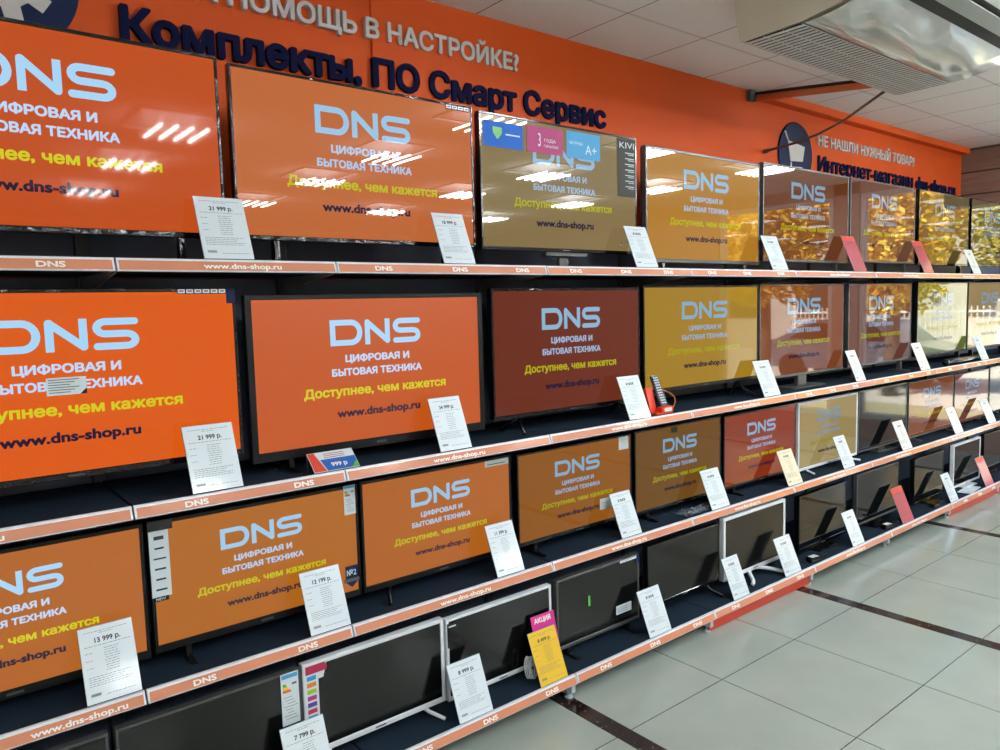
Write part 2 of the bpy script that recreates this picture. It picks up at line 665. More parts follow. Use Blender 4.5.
def shelf(lv, bay):
    x0, x1 = JX[bay], JX[bay + 1]
    z = ZS[lv]
    y0 = -0.14 if lv == 4 else 0.0
    n = sum(1 for _ in RAIL_TXT.get((lv, bay), []))
    txt = RAIL_TXT.get((lv, bay), [])
    strip = 'a web address strip' if txt and txt[0][0] == WWW else ('a logo strip' if txt else 'a plain strip')
    t = thing('shelf', 'navy shelf with %s, %s level, %s' % (strip, LEVEL[lv], BAYWORD[bay]), 'shelf', ((x0 + x1) / 2, y0, z), 'store shelves with orange price rails')
    h = (x1 - x0) / 2 - 0.003
    D = 0.45 - y0
    MB().box(-h, h, 0.013, D, -0.034, -0.0006, 0.002).obj('deck', m_deck, t)
    MB().prism([(0.0, 0.0), (-0.014, -0.036), (-0.012, -0.039), (0.012, -0.039), (0.012, -0.001), (0.009, 0.0)], -h, h).obj('price_rail', m_rail, t)
    # paper strip inside the rail's clear cover
    a, b = 0.0075, 0.0350
    f = lambda s, o: (-0.014 * s / 0.036 - o * math.cos(RS), -s + o * math.sin(RS))
    ins = MB().prism([f(a, 0.0015), f(b, 0.0015), f(b, 0.0), f(a, 0.0)], -h + 0.006, h - 0.006).obj('paper_strip', m_insert, t)
    y_, z_ = f(0.0295, 0.0022)
    for body, X in txt:
        w = 0.115 if body == DNS else 0.250
        ch = 0.0175
        link('lettering', text_mesh(body, m_letter, 0.035 if body == DNS else 0.03), ins, (X - (x0 + x1) / 2, y_, z_), (PI / 2 - RS, 0, 0),
             (w * (0.62 if body == DNS else 1), ch, 1))
    if lv != 4:
        for xx, nm in ((-h + 0.004, 0), (h - 0.004, 1)):
            MB().prism([(0.03, -0.036), (D, -0.036), (D, -0.082), (D - .05, -0.082), (0.03, -0.042)], xx - 0.0015, xx + 0.0015).obj('bracket', m_bracket, t)
    return t


for lv in (1, 2, 3, 4):
    for bay in range(10):
        shelf(lv, bay)

for i, X in enumerate(JX):
    t = thing('shelving_upright', 'dark steel shelving upright with a pale base foot, %s counting from the left' % ORD[i], 'upright', (X, 0, 0), 'shelving uprights')
    MB().box(-.02, .02, 0.455, 0.495, 0.03, 2.03, 0.003).obj('post', m_post, t)
    MB().box(-.022, .002, -0.135, 0.45, 0.030, 0.074, 0.002).obj('base_arm', m_foot, t)
    MB().lathe([(0.018, 0.0), (0.020, 0.004), (0.018, 0.008), (0.006, 0.012), (0.006, 0.030)], (-.012, -0.105, 0), 16).obj('levelling_foot', m_foot, t, smooth=False)
    MB().lathe([(0.018, 0.0), (0.020, 0.004), (0.018, 0.008), (0.006, 0.012), (0.006, 0.030)], (-.012, 0.42, 0), 16).obj('levelling_foot', m_foot, t, smooth=False)

for i in range(10):
    b = MB()
    x0, x1 = JX[i] + 0.022, JX[i + 1] - 0.022
    for z0, z1 in ((0.09, 0.545), (0.545, 1.118), (1.118, 1.852), (1.852, 2.02)):  # topmost strip is added dark, standing in for shade on the bare wall
        b.box(x0, x1, 0.475, 0.487, z0 + .002, z1 - .002, 0.003)
    tag(b.obj('back_panel_and_shade', m_panel), 'dark blue steel back panels plus an added shade strip, %s' % BAYWORD[i], 'panel', 'shelving back panels')

for a, b, w in ((0.985, 1.995, 'below the fifth bay, nearest the camera'), (4.04, 5.06, 'at the far right below the eighth bay'), (5.08, 6.08, 'beyond the far right one, below the ninth bay')):
    tag(MB().prism([(-.121, .006), (-.117, .003), (-.109, .003), (-.109, .074), (-.121, .074)], a, b).obj('kick_plate', m_kick),
        'red painted kick plate on the floor %s' % w, 'kick plate', 'red kick plates')

# ------------------------------------------------------------------ televisions
LOGO = {}
TXT_COL = {'logo': (166, 212, 246), 'caption': (186, 214, 246), 'slogan': (214, 210, 30), 'web_address': (30, 22, 58)}


def scaled(c, k):
    return (*[v * k for v in lin(c)], 1)


def screen_picture(scr, sw, sh, kind, dim, skip=()):
    """logo and lines of the store's splash picture on a lit screen"""
    if kind not in LOGO:
        LOGO[kind] = logo_mesh(SCR[kind])
    m = SCR[kind]
    y = -0.0006

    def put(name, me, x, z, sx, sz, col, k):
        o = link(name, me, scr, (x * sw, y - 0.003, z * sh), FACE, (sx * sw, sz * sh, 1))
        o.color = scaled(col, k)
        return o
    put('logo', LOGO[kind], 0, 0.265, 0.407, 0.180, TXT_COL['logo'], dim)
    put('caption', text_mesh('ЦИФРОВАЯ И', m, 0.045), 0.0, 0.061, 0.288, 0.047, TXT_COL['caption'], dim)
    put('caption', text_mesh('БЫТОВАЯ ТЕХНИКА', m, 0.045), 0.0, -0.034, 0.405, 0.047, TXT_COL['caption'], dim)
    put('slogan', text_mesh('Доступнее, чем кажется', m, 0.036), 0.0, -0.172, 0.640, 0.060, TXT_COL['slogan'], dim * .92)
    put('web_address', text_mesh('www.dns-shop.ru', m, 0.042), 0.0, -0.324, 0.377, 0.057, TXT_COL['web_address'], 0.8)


def sticker(parent, name, m, x0, x1, z0, z1, y=-0.0305, th=0.0006):
    return MB().box(x0, x1, y - th, y, z0, z1).obj(name, m, parent)


TVS = {}


def television(key, X0, X1, z0, z1, label, lit=None, kind='gloss', body=None, bez=(0.010, 0.010, 0.018), legs='blade', dim=1.0, name='television', cat='television',
               group=None, depth=0.03, legm=None):
    lv = key[0]
    zd = ZS[lv] - 0.0004
    y = 0.0 if lv == 4 else 0.13
    w, h = X1 - X0, z1 - z0
    zb = z0 - zd
    body = body or m_black
    legm = legm or body
    t = thing(name, label, cat, ((X0 + X1) / 2, y + 0.03, zd), group)
    s, tp, bt = bez
    f = MB()
    z2 = zb + h
    f.box(-w / 2, -w / 2 + s, -0.03, 0, zb, z2, 0.002)
    f.box(w / 2 - s, w / 2, -0.03, 0, zb, z2, 0.002)
    f.box(-w / 2 + s - .002, w / 2 - s + .002, -0.03, 0, z2 - tp, z2, 0.002)
    f.box(-w / 2 + s - .002, w / 2 - s + .002, -0.03, 0, zb, zb + bt, 0.002)
    f.obj('bezel', body, t)
    hb = MB()
    hb.box(-w / 2 + .004, w / 2 - .004, -0.001, 0.012, zb + .004, z2 - .004, 0.004)
    hb.box(-w * .36, w * .36, 0.012, 0.012 + depth, zb + .012, zb + h * .62, 0.012, 2)
    hb.obj('back_housing', m_black, t)
    sw, sh = w - 2 * s, h - tp - bt
    zc = zb + bt + sh / 2
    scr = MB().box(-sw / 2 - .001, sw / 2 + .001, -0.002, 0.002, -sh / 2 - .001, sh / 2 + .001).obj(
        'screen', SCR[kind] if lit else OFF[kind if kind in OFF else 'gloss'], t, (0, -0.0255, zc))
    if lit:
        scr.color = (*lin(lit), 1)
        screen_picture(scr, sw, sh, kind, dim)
    # maker's mark: a short pale bar on the lower frame
    mk = m_grey_edge if body is not m_white_pl else m_silver
    MB().box(-.022, .022, -0.0306, -0.0298, zb + bt * .35, zb + bt * .62).obj('name_plate', mk, t)
    if legs == 'blade':
        for sx in (-1, 1):
            lx = sx * w * 0.36
            g = MB()
            g.prism([(-0.022, zb + .006), (0.006, zb + .006), (0.012, 0.012), (0.075, 0.006), (0.075, 0.0), (-0.085, 0.0), (-0.085, 0.006), (-0.026, 0.012)], lx - .009, lx + .009)
            g.obj('leg', legm, t)
    elif legs == 'splay':
        for sx in (-1, 1):
            lx = sx * w * 0.33
            g = MB()
            g.tube([(lx, -0.012, zb + .006), (lx + sx * .02, -0.03, zb * .55), (lx + sx * .05, -0.095, 0.007)], 0.009, 8, 0.007)
            g.tube([(lx, -0.008, zb + .006), (lx + sx * .02, 0.03, zb * .55), (lx + sx * .05, 0.075, 0.007)], 0.009, 8, 0.007)
            g.obj('leg', legm, t, smooth=True)
    elif legs == 'stand':
        MB().box(-.05, .05, -.02, .012, 0.008, zb + .03, 0.004).obj('stand_neck', legm, t)
        MB().box(-w * .2, w * .2, -.075, .08, 0.0, 0.010, 0.004, 2).obj('stand_base', legm, t)
    elif legs == 'bar':
        MB().box(-.03, .03, -.012, .004, 0.008, zb + .005, 0.003).obj('stand_neck', m_grey_edge, t)
        MB().box(-.13, .13, -.035, .0, zb - .022, zb - .001, 0.004).obj('stand_bar', m_grey_edge, t)
        MB().box(-.28, .28, -.07, .08, 0.0, 0.008, 0.003).obj('stand_base', m_gloss_black, t)
    elif legs == 'arch':
        MB().box(-.035, .035, -.016, .02, 0.03, zb + .08, 0.006).obj('stand_neck', legm, t)
        for sx in (-1, 1):
            pts = []
            for k in range(9):
                u = k / 8
                pts.append((sx * 0.16 * u ** 0.8, -0.005 - 0.105 * math.sin(u * PI / 2) ** 2, 0.042 - 0.032 * u ** 1.6))
            MB().tube(pts, 0.013, 8, 0.010).obj('leg', legm, t, smooth=True)
    t['_d'] = 0
    del t['_d']
    TVS[key] = (t, w, h, zb, (X0 + X1) / 2, sw, sh, zc)
    return t


G1, G2, G3, G4 = ('televisions on the top shelf', 'televisions on the second shelf', 'televisions on the third shelf', 'televisions and monitors on the bottom shelf')
television((1, 1), -2.325, -1.310, 1.964, 2.553, 'large orange lit television at the left end of the top shelf, cut by the frame', (190, 78, 28), 'semi', m_wrapped, (.011, .012, .018), group=G1)
television((1, 2), -1.276, -0.275, 1.966, 2.540, 'orange lit television still in clear film on the top shelf, second from left', (188, 102, 54), 'film', m_wrapped, (.010, .010, .016), group=G1, dim=.82)
television((1, 3), -0.241, 0.740, 1.960, 2.532, 'tan lit television with three coloured squares across its top', (130, 110, 70), 'gloss', m_gloss_black, (.009, .009, .016), 'bar', dim=.66, group=G1)
television((1, 4), 0.810, 1.828, 1.925, 2.510, 'amber lit silver framed television on the top shelf, fourth from left', (172, 120, 38), 'gloss', m_silver, (.012, .014, .020), group=G1, dim=.72)
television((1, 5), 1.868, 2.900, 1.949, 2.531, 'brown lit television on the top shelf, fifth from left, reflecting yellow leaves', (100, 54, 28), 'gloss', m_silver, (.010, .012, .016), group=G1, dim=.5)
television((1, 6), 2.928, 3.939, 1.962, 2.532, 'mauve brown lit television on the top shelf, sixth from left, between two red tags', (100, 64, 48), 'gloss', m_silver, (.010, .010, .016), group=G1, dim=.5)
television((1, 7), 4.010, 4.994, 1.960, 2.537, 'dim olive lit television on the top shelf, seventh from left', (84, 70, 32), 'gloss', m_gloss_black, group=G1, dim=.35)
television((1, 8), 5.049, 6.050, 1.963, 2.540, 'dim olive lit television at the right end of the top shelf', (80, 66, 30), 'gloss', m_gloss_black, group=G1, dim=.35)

television((2, 1), -2.308, -1.293, 1.237, 1.803, 'bright orange television with a white paper sticker over its picture, left end of second shelf', (218, 90, 20), 'semi', m_wrapped, (.012, .012, .020), group=G2)
television((2, 2), -1.265, -0.252, 1.195, 1.779, 'bright orange television with a thick plain black frame, second shelf', (192, 82, 20), 'matte', m_black, (.024, .018, .034), group=G2)
television((2, 3), -0.200, 0.754, 1.222, 1.798, 'reddish brown lit television with a film wrapped frame, third on second shelf', (106, 46, 30), 'semi', m_wrapped, (.010, .014, .018), 'splay', group=G2, dim=.68)
television((2, 4), 0.784, 1.822, 1.248, 1.807, 'mustard yellow lit television behind the red remote control stand', (160, 124, 34), 'semi', m_black, (.011, .012, .020), 'splay', group=G2, dim=.58)
television((2, 5), 1.838, 2.854, 1.231, 1.814, 'brown orange lit television, fifth on the second shelf', (120, 62, 32), 'gloss', m_silver, (.009, .010, .016), 'stand', group=G2, dim=.55)
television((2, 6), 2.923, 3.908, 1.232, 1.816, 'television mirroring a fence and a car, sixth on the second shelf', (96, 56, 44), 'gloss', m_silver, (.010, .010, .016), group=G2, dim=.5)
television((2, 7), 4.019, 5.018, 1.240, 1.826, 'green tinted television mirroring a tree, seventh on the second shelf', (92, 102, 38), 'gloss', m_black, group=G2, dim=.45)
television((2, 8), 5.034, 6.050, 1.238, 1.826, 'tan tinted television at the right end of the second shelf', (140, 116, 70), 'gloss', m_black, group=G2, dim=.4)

television((3, 1), -2.372, -1.630, 0.620, 1.063, 'orange lit television at the left end of the third shelf, cut by the frame', (176, 98, 32), 'matte', m_black, (.012, .014, .028), group=G3)
television((3, 2), -1.618, -0.872, 0.626, 1.063, 'amber lit television with paper labels down both sides, third shelf', (172, 99, 22), 'matte', m_black, (.012, .014, .026), group=G3, dim=.85)
television((3, 3), -0.862, -0.116, 0.626, 1.067, 'amber lit television with a small white sticker in its top right corner', (172, 94, 24), 'matte', m_black, (.012, .014, .026), 'splay', group=G3, dim=.78)
television((3, 4), -0.080, 0.680, 0.632, 1.058, 'brown amber lit television in clear film, fourth on the third shelf', (140, 84, 26), 'semi', m_wrapped, (.010, .010, .018), group=G3, dim=.58)
television((3, 5), 0.708, 1.448, 0.622, 1.063, 'olive brown lit television above a crumpled plastic bag, fifth on the third shelf', (108, 72, 26), 'semi', m_wrapped, (.010, .010, .018), group=G3, dim=.52)
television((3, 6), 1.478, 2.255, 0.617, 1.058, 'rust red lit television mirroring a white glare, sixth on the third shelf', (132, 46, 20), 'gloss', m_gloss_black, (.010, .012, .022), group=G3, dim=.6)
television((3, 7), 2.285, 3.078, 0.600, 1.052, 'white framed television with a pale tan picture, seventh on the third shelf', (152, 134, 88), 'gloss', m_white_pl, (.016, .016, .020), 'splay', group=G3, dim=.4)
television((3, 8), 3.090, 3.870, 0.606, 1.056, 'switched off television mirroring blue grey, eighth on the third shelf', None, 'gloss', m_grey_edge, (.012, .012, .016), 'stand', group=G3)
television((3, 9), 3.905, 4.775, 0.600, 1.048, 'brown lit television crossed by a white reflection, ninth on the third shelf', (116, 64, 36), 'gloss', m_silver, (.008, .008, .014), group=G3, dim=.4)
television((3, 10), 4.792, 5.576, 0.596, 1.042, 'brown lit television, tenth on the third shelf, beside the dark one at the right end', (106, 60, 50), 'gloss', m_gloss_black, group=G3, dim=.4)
television((3, 11), 5.600, 6.050, 0.600, 1.050, 'switched off dark screen at the right end of the third shelf', None, 'gloss', m_gloss_black, group=G3)

television((4, 1), -2.385, -1.792, 0.140, 0.487, 'switched off dark television at the left end of the bottom shelf, mostly below the frame', None, 'semi', m_grey_edge, group=G4)
television((4, 2), -1.773, -1.190, 0.145, 0.487, 'switched off black television with an energy label on its right edge, bottom shelf', None, 'semi', m_grey_edge, (.008, .009, .02), group=G4)
television((4, 3), -1.182, -0.588, 0.150, 0.492, 'white framed television with a strip of coloured squares in its corner', None, 'semi', m_white_pl, (.016, .016, .022), 'splay', group=G4)
television((4, 4), -0.576, -0.008, 0.138, 0.480, 'white framed television behind the yellow price tag', None, 'semi', m_white_pl, (.013, .012, .020), 'splay', group=G4)
television((4, 5), 0.024, 0.582, 0.156, 0.486, 'switched off film wrapped monitor with a small green sticker mid screen', None, 'semi', m_grey_edge, (.012, .012, .018), 'blade', group=G4, cat='monitor', name='monitor', legm=m_black)
television((4, 6), 0.648, 1.243, 0.178, 0.502, 'switched off black monitor left of the white monitor on a curved stand', None, 'semi', m_gloss_black, (.010, .009, .018), 'splay', group=G4, cat='monitor', name='monitor')
television((4, 7), 1.287, 1.917, 0.158, 0.518, 'white monitor on a curved white stand, bottom shelf', None, 'semi', m_white_pl, (.020, .018, .024), 'arch', group=G4, cat='monitor', name='monitor')
television((4, 8), 2.079, 2.667, 0.142, 0.497, 'switched off black monitor just right of the curved white stand', None, 'gloss', m_gloss_black, (.009, .009, .022), 'stand', group=G4, cat='monitor', name='monitor')
television((4, 9), 2.818, 3.446, 0.156, 0.514, 'silver edged dark monitor left of the nearer red tag on the bottom shelf', None, 'gloss', m_silver, (.008, .008, .016), 'stand', group=G4, cat='monitor', name='monitor', legm=m_gloss_black)
television((4, 10), 3.722, 4.256, 0.136, 0.487, 'switched off black monitor between the nearer red tag and the far white monitor', None, 'gloss', m_gloss_black, (.008, .008, .016), 'stand', group=G4, cat='monitor', name='monitor')
television((4, 11), 4.455, 5.030, 0.132, 0.494, 'thin white framed monitor beside the farther red tag on the bottom shelf', None, 'gloss', m_white_pl, (.016, .014, .020), 'stand', group=G4, cat='monitor', name='monitor')
television((4, 12), 5.110, 5.720, 0.132, 0.500, 'dark monitor at the right end of the bottom shelf', None, 'gloss', m_gloss_black, group=G4, cat='monitor', name='monitor')


# ---- stickers and on-screen tiles (children of their television)
def onto(key, X):
    return X - TVS[key][4]


def zl(key, Z):
    return Z - (ZS[key[0]] - 0.0004)


def flat_text(parent, body, m, x, y, z, w, ch, bold=0.02):
    return link('lettering', text_mesh(body, m, bold), parent, (x, y, z), FACE, (w, ch, 1))


m_white_st = mat('white sticker', (205, 216, 222), 0.5, bscale=3)
m_blue_st = mat('blue sticker', (30, 96, 190), 0.5, spec=0.15, bscale=3)
m_mag_st = mat('magenta sticker', (166, 66, 116), 0.5, spec=0.15, bscale=3)
m_sky_st = mat('sky blue sticker', (76, 152, 200), 0.5, spec=0.15, bscale=3)
m_dark_st = mat('charcoal sticker', (50, 50, 44), 0.5, spec=0.15, bscale=3)
m_green_st = mat('green sticker', (76, 168, 62), 0.4, bscale=3)
m_pale = mat('pale print', (190, 205, 216), 0.5)
m_white_letter2 = mat('bright white print', (244, 246, 248), .5)
k = (1, 3)
tv = TVS[k][0]
for x0, x1, z0, z1, m, txts in ((-.222, -.003, 2.392, 2.498, m_blue_st, []), (.020, .237, 2.392, 2.506, m_mag_st, [('3', -.16, .030, .016, .060), ('ГОДА', .13, .052, .07, .014), ('ГАРАНТИИ', .16, .028, .085, .012)]),
                                (.259, .479, 2.392, 2.512, m_sky_st, [('МАТРИЦА', -.22, .062, .085, .013), ('A+', .22, .024, .075, .045)])):
    s = sticker(tv, 'feature_sticker', m, onto(k, x0), onto(k, x1), zl(k, z0), zl(k, z1))
    for body, fx, dz, w, ch in txts:
        flat_text(s, body, m_pale, onto(k, (x0 + x1) / 2 + fx * (x1 - x0)), -0.0313, zl(k, z0 + dz), w, ch, 0.0)
    if not txts:
        MB().prism([(onto(k, -.17), zl(k, 2.45)), (onto(k, -.145), zl(k, 2.425)), (onto(k, -.12), zl(k, 2.45)), (onto(k, -.12), zl(k, 2.475)), (onto(k, -.17), zl(k, 2.475))], -0.0316, -0.0311, 'y').obj('shield_mark', m_green_st, s)
        MB().box(onto(k, -.10), onto(k, -.02), -.0316, -.0311, zl(k, 2.446), zl(k, 2.452)).obj('small_print', m_pale, s)
s = sticker(tv, 'feature_sticker', m_dark_st, onto(k, .60), onto(k, .731), zl(k, 2.24), zl(k, 2.520))
flat_text(s, 'KIVI', m_pale, onto(k, .668), -0.0313, zl(k, 2.474), .105, .030, 0.0)
g = MB()
for r in range(7):
    zz = zl(k, 2.450 - r * .027)
    g.box(onto(k, .655), onto(k, .72), -.0316, -.0311, zz, zz + .004)
    g.box(onto(k, .675), onto(k, .72), -.0316, -.0311, zz - .008, zz - .005)
g.obj('small_print', m_pale, s)
flat_text(tv, 'KIVI', m_pale, onto(k, .665), -0.0296, zl(k, 1.996), .105, .024, 0.0)


def icon_strip(k, x0, x1, z0, z1, n):
    tv = TVS[k][0]
    s = sticker(tv, 'icon_sticker', m_blue_st if False else m_badge, onto(k, x0), onto(k, x1), zl(k, z0), zl(k, z1))
    g = MB()
    wd = (x1 - x0) / n
    for i in range(n):
        g.box(onto(k, x0 + wd * (i + .08)), onto(k, x0 + wd * (i + .92)), -.0317, -.0311, zl(k, z0 + (z1 - z0) * .15), zl(k, z1 - (z1 - z0) * .15))
    g.obj('icon_squares', m_white_letter2, s)
    g = MB()
    for i in range(n):
        g.box(onto(k, x0 + wd * (i + .25)), onto(k, x0 + wd * (i + .75)), -.0321, -.0317, zl(k, z0 + (z1 - z0) * .40), zl(k, z0 + (z1 - z0) * .62))
    g.obj('icon_print', m_print, s)


icon_strip((1, 2), -.408, -.292, 2.514, 2.533, 4)
icon_strip((2, 1), -1.480, -1.325, 1.784, 1.802, 6)
icon_strip((4, 5), .440, .560, .466, .482, 5)
sticker(TVS[(2, 1)][0], 'corner_sticker', m_badge, onto((2, 1), -1.325), onto((2, 1), -1.295), zl((2, 1), 1.752), zl((2, 1), 1.802))
sticker(TVS[(4, 5)][0], 'corner_sticker', m_badge, onto((4, 5), .556), onto((4, 5), .580), zl((4, 5), .440), zl((4, 5), .485))

k = (2, 1)
s = sticker(TVS[k][0], 'paper_sticker', m_white_st, onto(k, -1.862), onto(k, -1.757), zl(k, 1.490), zl(k, 1.542))
g = MB()
for r in range(6):
    g.box(onto(k, -1.857), onto(k, -1.80 + .012 * ((r * 7) % 3)), -.0316, -.0311, zl(k, 1.497 + r * .0075), zl(k, 1.4995 + r * .0075))
g.obj('small_print', m_print, s)
MB().prism([(onto(k, -1.757), zl(k, 1.4905)), (onto(k, -1.775), zl(k, 1.4905)), (onto(k, -1.757), zl(k, 1.508))], -.0317, -.0311, 'y').obj('torn_corner', m_black, s)

# label column, energy label and shield on the second television of the third shelf
k = (3, 2)
tv = TVS[k][0]
s = sticker(tv, 'feature_sticker', m_white_st, onto(k, -1.616), onto(k, -1.556), zl(k, .812), zl(k, 1.030))
g = MB()
for i, (w, hh) in enumerate(((.030, .012), (.028, .006), (.038, .005), (.034, .006), (.030, .006), (.034, .006))):
    zz = zl(k, 1.006 - i * .034)
    g.box(onto(k, -1.586) - w / 2, onto(k, -1.586) + w / 2, -.0317, -.0311, zz - hh / 2, zz + hh / 2)
g.obj('small_print', m_print_dark, s)
sticker(tv, 'black_tab', m_gloss_black, onto(k, -1.618), onto(k, -1.542), zl(k, 1.030), zl(k, 1.062))
s = sticker(tv, 'black_tab', m_gloss_black, onto(k, -1.612), onto(k, -1.566), zl(k, .798), zl(k, .813))
flat_text(s, 'NEW', m_pale, onto(k, -1.59), -.0313, zl(k, .801), .030, .009, .02)


def energy_label(k, x0, x1, z0, z1):
    tv = TVS[k][0]
    s = sticker(tv, 'energy_label', m_white_st, onto(k, x0), onto(k, x1), zl(k, z0), zl(k, z1))
    H = z1 - z0
    W = x1 - x0
    MB().box(onto(k, x0 + .06 * W), onto(k, x1 - .06 * W), -.0317, -.0311, zl(k, z1 - .10 * H), zl(k, z1 - .02 * H)).obj('blue_header', m_sky_st, s)
    for i, c in enumerate(((40, 150, 70), (140, 190, 50), (235, 205, 40), (235, 140, 40), (215, 60, 40))):
        zz = z1 - (.20 + .034 * i) * H
        MB().box(onto(k, x0 + .1 * W), onto(k, x0 + (.28 + .07 * i) * W), -.0317, -.0311, zl(k, zz - .030 * H), zl(k, zz)).obj('rating_bar', mat('rating colour %d' % i, c, .5), s)
    g = MB()
    g.box(onto(k, x0 + .62 * W), onto(k, x0 + .88 * W), -.0317, -.0311, zl(k, z1 - .24 * H), zl(k, z1 - .20 * H))
    for i in range(8):
        zz = z1 - (.46 + .06 * i) * H
        g.box(onto(k, x0 + (.12 + .1 * (i % 3)) * W), onto(k, x0 + (.6 + .1 * (i % 4)) * W), -.0316, -.0311, zl(k, zz - .008 * H), zl(k, zz))
    g.obj('small_print', m_print, s)


energy_label((3, 2), -.931, -.884, .950, 1.062)
energy_label((4, 2), -1.262, -1.198, .300, .484)
s = MB().prism([(onto(k, -.938), zl(k, .752)), (onto(k, -.886), zl(k, .752)), (onto(k, -.886), zl(k, .690)), (onto(k, -.912), zl(k, .668)), (onto(k, -.938), zl(k, .690))], -.0316, -.0309, 'y').obj('shield_badge', m_badge, TVS[k][0])
flat_text(s, '№2', m_pale, onto(k, -.913), -.0320, zl(k, .715), .040, .022, .02)
MB().box(onto(k, -.945), onto(k, -.882), -.0320, -.0316, zl(k, .690), zl(k, .703)).obj('ribbon', m_silver, s)
k = (3, 3)
s = sticker(TVS[k][0], 'corner_sticker', m_white_st, onto(k, -.262), onto(k, -.130), zl(k, 1.028), zl(k, 1.055))
MB().box(onto(k, -.25), onto(k, -.15), -.0317, -.0311, zl(k, 1.036), zl(k, 1.039)).obj('small_print', m_print_dark, s)
k = (3, 4)
sticker(TVS[k][0], 'protective_tape', m_white_st, onto(k, .585), onto(k, .655), zl(k, .985), zl(k, 1.050))
s = sticker(TVS[k][0], 'white_sticker', m_white_st, onto(k, .445), onto(k, .560), zl(k, .705), zl(k, .760))
k = (3, 5)
sticker(TVS[k][0], 'white_sticker', m_dark_st, onto(k, 1.00), onto(k, 1.05), zl(k, 1.02), zl(k, 1.05))
k = (4, 3)
tv = TVS[k][0]
s = MB().prism([(onto(k, -1.178), zl(k, .280)), (onto(k, -1.125), zl(k, .280)), (onto(k, -1.125), zl(k, .428)), (onto(k, -1.106), zl(k, .428)), (onto(k, -1.092), zl(k, .478)), (onto(k, -1.178), zl(k, .478))], -.0312, -.0305, 'y').obj('feature_sticker', m_white_st, tv)
MB().prism([(onto(k, -1.172), zl(k, .452)), (onto(k, -1.094), zl(k, .452)), (onto(k, -1.090), zl(k, .465)), (onto(k, -1.100), zl(k, .482)), (onto(k, -1.172), zl(k, .482))], -.0317, -.0312, 'y').obj('crimson_header', mat('crimson print', (160, 30, 70), .5), s)
for i, c in enumerate(((40, 150, 200), (220, 120, 50), (140, 190, 50), (170, 50, 130), (80, 60, 150), (200, 50, 80), (30, 140, 190))):
    zz = .445 - i * .024
    MB().box(onto(k, -1.168), onto(k, -1.134), -.0317, -.0312, zl(k, zz - .016), zl(k, zz)).obj('colour_square', mat('square colour %d' % i, c, .5), s)
k = (4, 4)
s = MB().prism([(onto(k, -.572), zl(k, .360)), (onto(k, -.525), zl(k, .372)), (onto(k, -.520), zl(k, .440)), (onto(k, -.500), zl(k, .462)), (onto(k, -.572), zl(k, .462))], -.0312, -.0305, 'y').obj('feature_sticker', m_gloss_black, TVS[k][0])
MB().box(onto(k, -.565), onto(k, -.53), -.0317, -.0312, zl(k, .445), zl(k, .451)).obj('small_print', m_pale, s)
k = (4, 5)
sticker(TVS[k][0], 'green_sticker', m_green_st, onto(k, .222), onto(k, .236), zl(k, .316), zl(k, .366))
s = sticker(TVS[k][0], 'white_sticker', m_white_st, onto(k, .412), onto(k, .520), zl(k, .218), zl(k, .262))
g = MB()
for r in range(3):
    g.box(onto(k, .42), onto(k, .49), -.0316, -.0311, zl(k, .228 + r * .01), zl(k, .230 + r * .01))
g.obj('small_print', m_print, s)


# ------------------------------------------------------------------ price tags leaning on the shelf edges
TW, TH = 0.155, 0.218
LEAN = math.atan2(0.085, 0.205)


def fine_print_mesh(seed, price):
    rnd = random.Random(seed)
    g = MB()

    def dash(x0, x1, z, hh=.0014):
        g.quad([(x0, 0, z), (x1, 0, z), (x1, 0, z + hh), (x0, 0, z + hh)])

    def row(x0, x1, z):
        x = x0
        while x < x1:
            w = rnd.uniform(.004, .013)
            dash(x, min(x + w, x1), z)
            x += w + .0025
    row(-.062, .062, .203)
    row(-.02, .02, .197)
    if not price:
        x = -.030
        for w in (.008, .004, .009, .009, .009):
            dash(x, x + w, .172, .013)
            x += w + .004
    row(-.066, .066, .1615)
    for i in range(10):
        zz = .150 - i * .0072
        if i in (1, 4, 7):
            row(-.066, -.045, zz)
        row(-.012 + rnd.uniform(-.006, .002), .024 + rnd.uniform(0, .008), zz)
    for i in range(5):
        row(-.064, .03 + rnd.uniform(0, .03), .073 - i * .0062)
    for i in range(14):
        x = -.064 + i * .002
        g.quad([(x, 0, .020), (x + .0013, 0, .020), (x + .0013, 0, .028), (x, 0, .028)])
    row(-.02, .066, .018)
    return g.mesh('small_print', m_print)


FP = {True: fine_print_mesh(3, True), False: fine_print_mesh(5, False)}
_holder = MB()
_holder.box(-TW / 2 - .001, TW / 2 + .001, 0.0008, 0.0030, 0, TH + .002)
_holder_me = _holder.mesh('sign_holder', m_acrylic)
_sheets = {}


def price_tag(x0, x1, lv, label, price=None, paper=None, head=None, lean=LEAN, group='price tags along the shelf edges', y=None, dz=0.0035, roll=0.0, h=TH):
    y = (0.008 if lv != 4 else -0.132) if y is None else y
    xc = (x0 + x1) / 2
    t = thing('price_tag', label, 'price tag', (xc, y, ZS[lv] + dz), group)
    t.rotation_euler = (-lean, roll, 0)
    wr = min(max((x1 - x0) / TW, .85), 1.12)
    t.scale = (wr, 1, h / TH)
    paper = paper or m_paper
    if paper.name not in _sheets:
        _sheets[paper.name] = MB().box(-TW / 2, TW / 2, -0.0006, 0.0006, 0, TH).mesh('paper_sheet', paper)
    link('sign_holder', _holder_me, t)
    sh = link('paper_sheet', _sheets[paper.name], t)
    link('small_print', FP[bool(price)], sh, (0, -.0011, 0))
    if price:
        link('price', text_mesh(price, m_print_dark, 0.03), sh, (0.002, -.0012, .171), FACE, (.074, .0145, 1))
    if head:
        MB().box(-TW / 2 + .001, TW / 2 - .001, -.0011, -.0007, TH - .03, TH - .001).obj('header_band', head, sh)
    return t


